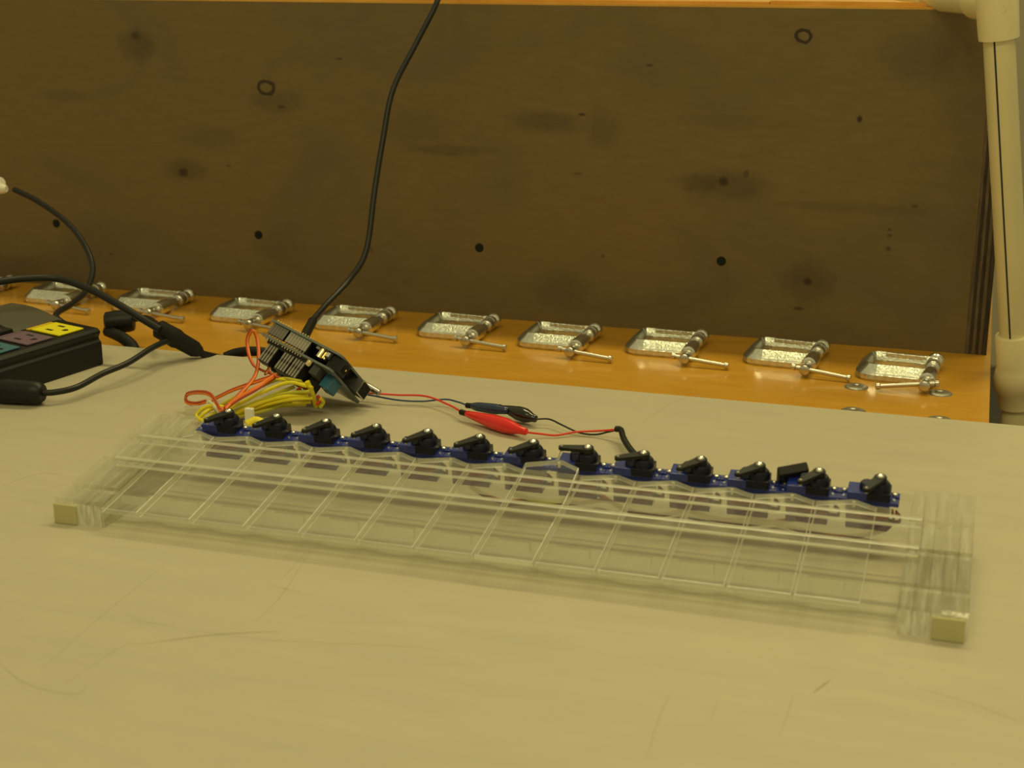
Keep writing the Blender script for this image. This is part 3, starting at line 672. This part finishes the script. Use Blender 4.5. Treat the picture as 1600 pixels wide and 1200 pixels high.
# ------------------------------------------------------------------ wires
def P3(lst): return [at(x, y, z) for x, y, z in lst]
G4 = 'orange and red leads at the controller board'
ribbon('orange_loop_lead', P3([(352,638,14),(378,612,20),(398,588,26),(404,560,34),(402,530,44),(395,516,50),(387,528,44),(388,550,36),(396,570,30),(408,578,28),(424,584,28)]), [M_wdred, M_wora], 'orange and red lead standing up in a tall loop left of the boards', 'cable', None, off=Vector((.9, -.3, -.2)), r=.95)
ribbon('orange_loop_lead', P3([(344,641,14),(330,618,22),(312,613,20),(293,616,12),(291,627,8),(305,631,7),(322,627,8)]), [M_wora, M_wdred], 'orange lead curling in a small flat loop left of the first servo', 'cable', None, off=Vector((0, .3, .9)), r=1.0)
ribbon('orange_lead', P3([(332,625,8),(360,611,16),(390,600,22),(425,588,28)]), [M_wora, M_wdred], 'straight orange lead, upper of two, left of the boards', 'cable', None, off=Vector((.2, .5, .8)), r=1.0)
ribbon('orange_lead', P3([(346,642,12),(370,624,18),(400,607,24),(432,586,28)]), [M_wora, M_wora, M_wdred], 'straight orange lead, lower of two, ending at the first servo', 'cable', None, off=Vector((.2, -.6, -.6)), r=1.0)
ribbon('brown_lead', P3([(415,585,28),(423,570,32),(430,556,38)]), [M_wbrn, M_wora], 'short brown and orange lead beside the grey plugs', 'cable', None, off=Vector((.8, 0, .2)), r=.8)
ylist = [([(470,596,28),(438,592,26),(402,606,20),(365,622,14),(335,640,6)], M_wyel2), ([(478,603,26),(450,598,26),(412,612,20),(372,632,12),(338,648,5)], M_wyel),
         ([(488,606,24),(462,596,26),(432,592,26)], M_wyel), ([(484,612,22),(452,614,20),(412,624,14),(372,640,8),(345,654,4)], M_wyel2),
         ([(488,622,16),(455,624,16),(420,631,11),(385,642,6),(350,652,4)], M_wyel), ([(482,618,18),(450,619,18),(415,627,13),(380,640,8),(360,650,4)], M_wyel),
         ([(478,632,8),(445,634,7),(410,640,5),(375,648,3),(352,654,3)], M_wyel2), ([(486,628,10),(458,630,9),(425,634,8),(398,642,5)], M_wyel),
         ([(350,636,12),(330,634,12),(315,640,9),(307,650,5),(318,658,4),(340,662,3)], M_wyel), ([(352,640,10),(334,638,10),(320,645,8),(312,655,4),(330,661,3)], M_wyel),
         ([(356,645,8),(340,644,8),(325,651,6),(318,658,3),(345,665,2)], M_wyel2), ([(460,604,22),(425,618,16),(388,634,9),(352,648,5)], M_wyel2), ([(455,625,12),(425,638,7),(395,646,4),(366,652,3)], M_wyel2)]
yl = ['olive yellow jumper wire, topmost of the long bundle, below the orange leads', 'bright yellow jumper wire second from the top of the long bundle', 'short bright yellow jumper wire end under the right plugs, top of the bundle',
      'olive yellow jumper wire in the middle of the long bundle, reaching the first servo', 'bright yellow jumper wire running below the middle of the long bundle', 'bright yellow jumper wire crossing the middle of the bundle below the gap',
      'olive yellow jumper wire at the bottom of the bundle, lying nearly on the board', 'short bright yellow jumper wire low on the right half of the bundle',
      'bright yellow wire of the left knot, outermost bend beside the white connector', 'bright yellow wire of the left knot, middle bend above the first servo', 'olive yellow wire of the left knot, lowest bend touching the first servo arm',
      'olive yellow jumper wire crossing the bundle diagonally from the plugs to the first servo', 'short olive yellow jumper wire in the lower middle of the bundle']
for (pts, mt), yd in zip(ylist, yl):
    thing_tube('jumper_wire', P3(pts), 1.35, mt, yd, 'wire', 'yellow jumper wires bundled left of the boards')
b = NB(); tube(b, P3([(480,596,28),(487,612,20),(494,634,6)]), 1.9, 8); tag(link('jumper_wire', b, M_wyel, smooth=60), 'short thick yellow wire standing upright at the right end of the bundle', 'wire')
b = NB(); tube(b, P3([(500,636,6),(505,628,10),(500,622,14)]), 1.5, 8); tag(link('jumper_wire', b, M_wyel, smooth=60), 'tiny bent yellow wire end touching the upright yellow wire', 'wire')
for k, pts in enumerate(([(462,612,20),(470,605,24),(480,604,24)], [(468,620,16),(476,610,20),(484,603,24)], [(495,632,10),(499,626,12),(497,618,16)], [(466,606,22),(474,614,18),(482,617,18)], [(420,580,30),(430,588,28),(444,592,26)])):
    thing_tube('red_wire_end', P3(pts), .9, M_wred if k == 2 else M_wdred, ('dark red wire end in the bundle below the left plugs', 'dark red wire end just left of the upright yellow wire', 'bright red wire end right of the upright yellow wire', 'dark red wire end crossing behind the upright yellow wire', 'dark red wire end coming out of the leftmost grey plugs')[k], 'wire', 'red wire ends in the yellow bundle')
b = NB(); tube(b, P3([(327,628,11),(336,636,12),(343,645,8)]), 1.3, 8); tag(link('cable_tie', b, M_white, smooth=60), 'white tie around the wires beside the small orange loop', 'cable tie')
b = NB(); box(b, -5, 5, -3, 3, 0, 8); p = at(301, 652, 0); tag(link('white_connector', b, M_acre, loc=tuple(p), rot=(0, 0, .5), bevel=.6), 'pale translucent connector on the board left of the first servo', 'connector')
b = NB(); box(b, -3, 3, -2, 2, 0, 14); p = at(391, 668, 0); tag(link('white_connector', b, M_white, loc=tuple(p), rot=(0, 0, .1), bevel=.5), 'small white connector behind the first and second servo', 'connector')
b = NB(); tube(b, P3([(386,664,12),(400,658,14),(414,664,12)]), 3.2, 10); tag(link('yellow_sleeve', b, M_wyel, smooth=60), 'shiny yellow sleeve behind the first and second servo', 'sleeve')
# red and blue wires from the board, alligator clips, leads to the black cable
thing_tube('red_wire', P3([(548,614,7),(570,614,8),(620,617,7),(665,619,7),(700,632,6),(722,644,6)]), .75, M_wred, 'red wire from the circuit board to the red alligator clip', 'wire')
thing_tube('blue_wire', P3([(550,616,5),(575,617,5),(620,625,4),(660,627,4),(695,624,5),(715,628,6),(732,634,7)]), .65, M_wblu, 'dark blue wire from the circuit board to the blue and black clip', 'wire')
def gator(name, a, c_, mt, mt2, label, r=5.2):
    a = Vector(a); c_ = Vector(c_); L = (c_-a).length; root = empty(name, tuple((a+c_)/2 - Vector((0, 0, 4)))); tag(root, label, 'clip')
    bm = NB(); lathe(bm, a, c_, [(L*.04, 1.6), (L*.06, 2.3), (L*.2, 3.3), (L*.5, r*.98), (L*.68, r), (L*.8, r*.8), (L*.9, 2.8), (L*.985, 2.5), (L, 1.7)], 20)
    wlink('boot', bm, mt, root, smooth=60)
    bm = NB(); d = (c_-a).normalized(); lathe(bm, a-d*3, a+d*4, [(0, 1.7), (.4, 2.0), (4, 2.0), (7, 1.8)], 12); wlink('jaw_tip', bm, mt2, root, smooth=50)
    return root
gator('alligator_clip', at(724,645,6), at(823,675,5.5), M_clip_red, M_blackm, 'red rubber-booted alligator clip lying on the grey board', 5.4)
g1 = at(734,634,7); g2 = at(795,642,8); g3 = at(838,655,6)
gator('alligator_clip', g1, g2, M_clip_blu, M_blackm, 'dark blue booted clip behind the red clip, its nose pointing left', 3.8)
gator('alligator_clip', at(784,637,8), g3, M_clip_blk, M_clip_blk, 'black booted clip behind the red clip, joined to the blue one', 5.2)
thing_tube('red_lead', P3([(820,675,5.5),(845,678,3),(870,680,2),(900,675,3),(940,673,5),(966,671,9)]), .75, M_wred, 'red lead from the red clip to the black cable end', 'wire')
thing_tube('black_lead', P3([(836,655,6),(858,655,6),(878,664,5),(905,676,2),(930,679,2),(950,675,5),(968,671,8)]), .65, M_wblk, 'thin black lead from the black clip to the black cable end', 'wire')
thing_tube('black_cable', P3([(962,670,9),(970,672,9),(974,684,8),(982,698,6),(994,712,4),(1008,722,3),(1020,728,2.5)]), 2.1, M_rubber, 'short black cable going down behind the servos from the red and black leads', 'cable', n=10)
# hanging usb cable
pts = [aty(700,-60,1250)+Vector((60,30,500)), aty(700,-60,1250)+Vector((25,15,180)), aty(700,-60,1250), aty(684,0,1215), aty(650,68,1195), aty(614,140,1170), aty(598,220,1150), aty(585,300,1130), aty(572,392,1105), aty(545,438,1085), aty(508,478,1050), aty(480,512,1010), aty(474,530,985)]
hc = empty('hanging_cable', tuple(pts[-1])); tag(hc, 'long black cable hanging from above in front of the plywood down to the circuit board', 'cable')
b = NB(); tube(b, pts, 2.45, 10); wlink('cord', b, M_rubber, hc, smooth=60)
b = NB(); cyl(b, pts[-2]+(pts[-3]-pts[-2])*.3, pts[-1], 3.6, 14); wlink('plug', b, M_black, hc, smooth=50)
# ------------------------------------------------------------------ power strip
CS = Vector((-653, 992, 0)); ad = math.radians(-12)
ps = empty('power_strip', tuple(CS), (0, 0, ad)); tag(ps, 'black power strip with yellow, purple and blue sockets at the left edge', 'power strip')
# local: X to the right side (0 = right face), Y away (0 = far end)
bm = NB(); prism(bm, [(-96, 0.2), (0, .2), (0, 19), (-2.5, 21), (-2.5, 22.5), (0, 27), (-3, 30), (-40, 31.5), (-96, 31.5)], -190, 0, 'y'); link('body', bm, M_black, ps, bevel=1.6)
SLOT = []
for k, (yc, mt) in enumerate(((-24.8, M_yface), (-57, M_pface), (-90, M_bface), (-123, mat('green_faceplate', (.05,.2,.05), .5)))):
    bm = NB(); box(bm, -37, -7, yc-13, yc+13, -.4, .9); 
    fa = link('faceplate', bm, mt, ps, loc=(0, 0, 30.6), rot=(0, math.radians(2.0), 0), bevel=.4)
    fa['label'] = ('yellow', 'purple', 'blue', 'green')[k] + ' socket faceplate'
    for (x, y, wx, wy) in ((-24, yc+6.2, 3.4, 1.4), (-24, yc-6.2, 3.4, 1.4)):
        bm = NB(); box(bm, x-wx, x+wx, y-wy, y+wy, .6, 1.0); link('slot', bm, M_hole, fa)
    bm = NB(); prism(bm, [(-15.5, yc-2.4), (-12.5, yc-2.4), (-10.6, yc), (-12.5, yc+2.4), (-15.5, yc+2.4)], .6, 1.0, 'z'); link('ground_hole', bm, M_hole, fa)
    bm = NB(); box(bm, -42.5, -39, yc-13, yc+13, 30.8, 32.2); link('colour_strip', bm, M_ystrip if k == 0 else M_pface, ps)
# curved smoky cover
bm = NB(); sec = [(-43.5, 31)] + [(-43.5-44*i/10, 31.2+7.5*math.sin(math.pi*.5*i/10)) for i in range(1, 11)] + [(-100, 38.5), (-100, 31)]
prism(bm, sec, -47, 1, 'y'); link('smoky_cover', bm, M_smoke, ps, smooth=30)
bm = NB(); box(bm, -96, -44, -190, -49, 31.2, 35); link('raised_panel', bm, M_blackm, ps, bevel=.8)
bm = NB(); prism(bm, arc(-51, -60, 3, 0, 180, 6)+arc(-51, -78, 3, 180, 360, 6), 34.8, 35.6, 'z'); pl = link('window_slot', bm, M_wbrn, ps)
bm = NB(); prism(bm, arc(-51, -60, 4.4, 0, 180, 6)+arc(-51, -78, 4.4, 180, 360, 6), 34.8, 35.3, 'z'); link('window_frame', bm, M_gdark, ps)
bm = NB(); cyl(bm, (-78, -66, 34.8), (-78, -66, 37), 7, 20); link('reset_button', bm, M_rface, ps)
# cords around the strip
def cpart(name, pts, r, mt, parent, n=10):
    b = NB(); tube(b, pts, r, n); return wlink(name, b, mt, parent, smooth=60)
q1 = at(245,512,30); q2 = at(314,551,4.5); dd = (q2-q1); LL = dd.length
sp = empty('splitter_cable', tuple((q1+q2)/2-Vector((0, 0, 20)))); tag(sp, 'thick black cable arching over the power strip, with coupler and barrel plug', 'cable')
ca = P3([(-60,452,60),(0,440,62),(45,435,62),(92,436,60),(140,452,55),(185,476,46),(225,500,36),(250,515,30)])
cpart('cord', ca, 3.0, M_rubber, sp, 12)
b = NB(); lathe(b, q1, q2, [(0, 5), (2, 7.6), (10, 7.8), (LL*.42, 8.2), (LL*.5, 7.2), (LL*.85, 6.8), (LL*.97, 4.5), (LL, 3.5)], 14); wlink('coupler', b, M_blackm, sp, smooth=35)
cpart('cord', [q2-dd.normalized()*6, q2+dd.normalized()*3, Vector((q2.x+9, 1052, -5)), Vector((q2.x+30, 1053, -8.7)), Vector((q2.x+90, 1053, -8.7))], 3.0, M_rubber, sp)
k1 = Vector((-672, 878, 9.2)); k2 = Vector((-634, 883, 9.2)); LL = (k2-k1).length
b = NB(); lathe(b, k1, k2, [(0, 7), (1, 8.4), (10, 9.0), (30, 8.6), (36, 8.2), (LL, 6.2)], 20); wlink('barrel_plug', b, M_black, sp, smooth=40)
cpart('branch_cord', [k2-Vector((3, 0, 0))] + P3([(85,613,9),(120,605,10),(160,584,13),(200,567,16),(235,545,20),(258,534,20),(275,531,18)]), 2.3, M_rubber, sp)
w1 = at(164,505,10); w2 = at(210,500,12); Lw = (w2-w1).length
b = NB(); lathe(b, w1, w2, [(0, 7), (1.5, 9.5), (8, 10), (Lw*.8, 10), (Lw*.96, 9), (Lw, 6.5)], 16); wlink('short_plug', b, M_black, sp, smooth=40)
cpart('link_cord', [w2-Vector((4,0,0)), at(228,497,12), at(240,503,16), at(250,512,24)], 2.6, M_rubber, sp)
thing_tube('flat_cable', [at(168,517,4), at(190,527,2), at(206,540,-3), at(212,552,-7)], 5.0, M_blackm, 'thick black cable dipping behind the board between strip and coupler', 'cable')
thing_tube('flat_cable', [at(352,558,-8), at(372,551,-4), at(400,549,-2), at(428,554,-5), at(438,564,-8)], 4.2, M_blackm, 'black cable hump behind the board, under the orange wire loop', 'cable')
cw = [aty(-30,286,1180), aty(22,296,1180), aty(60,315,1175), aty(104,347,1165), aty(132,382,1150), aty(145,420,1130), aty(134,455,1095), aty(112,475,1060), aty(88,496,1020), Vector((-668, 1000, 18)), Vector((-668, 990, 16))]
wc = empty('plug_cable', tuple(aty(60,315,1175))); tag(wc, 'black cable with a white plug curving from the left edge down behind the power strip', 'cable')
cpart('cord', cw[1:], 2.6, M_rubber, wc)
b = NB(); lathe(b, aty(-40,290,1180), aty(23,297,1180), [(0, 6), (18, 5.6), (30, 5), (33.5, 4), (35, 3)], 16); o = wlink('plug', b, M_white, wc, smooth=40); o['label'] = 'white plug end'
b = NB(); lathe(b, aty(-40,298,1188), aty(19,280,1188), [(0, 7), (20, 6.2), (32, 5.4), (33.6, 4.4)], 16)
tag(link('white_plug', b, M_white, smooth=40), 'white plug cut off by the left edge, just above the black cable plug', 'plug')
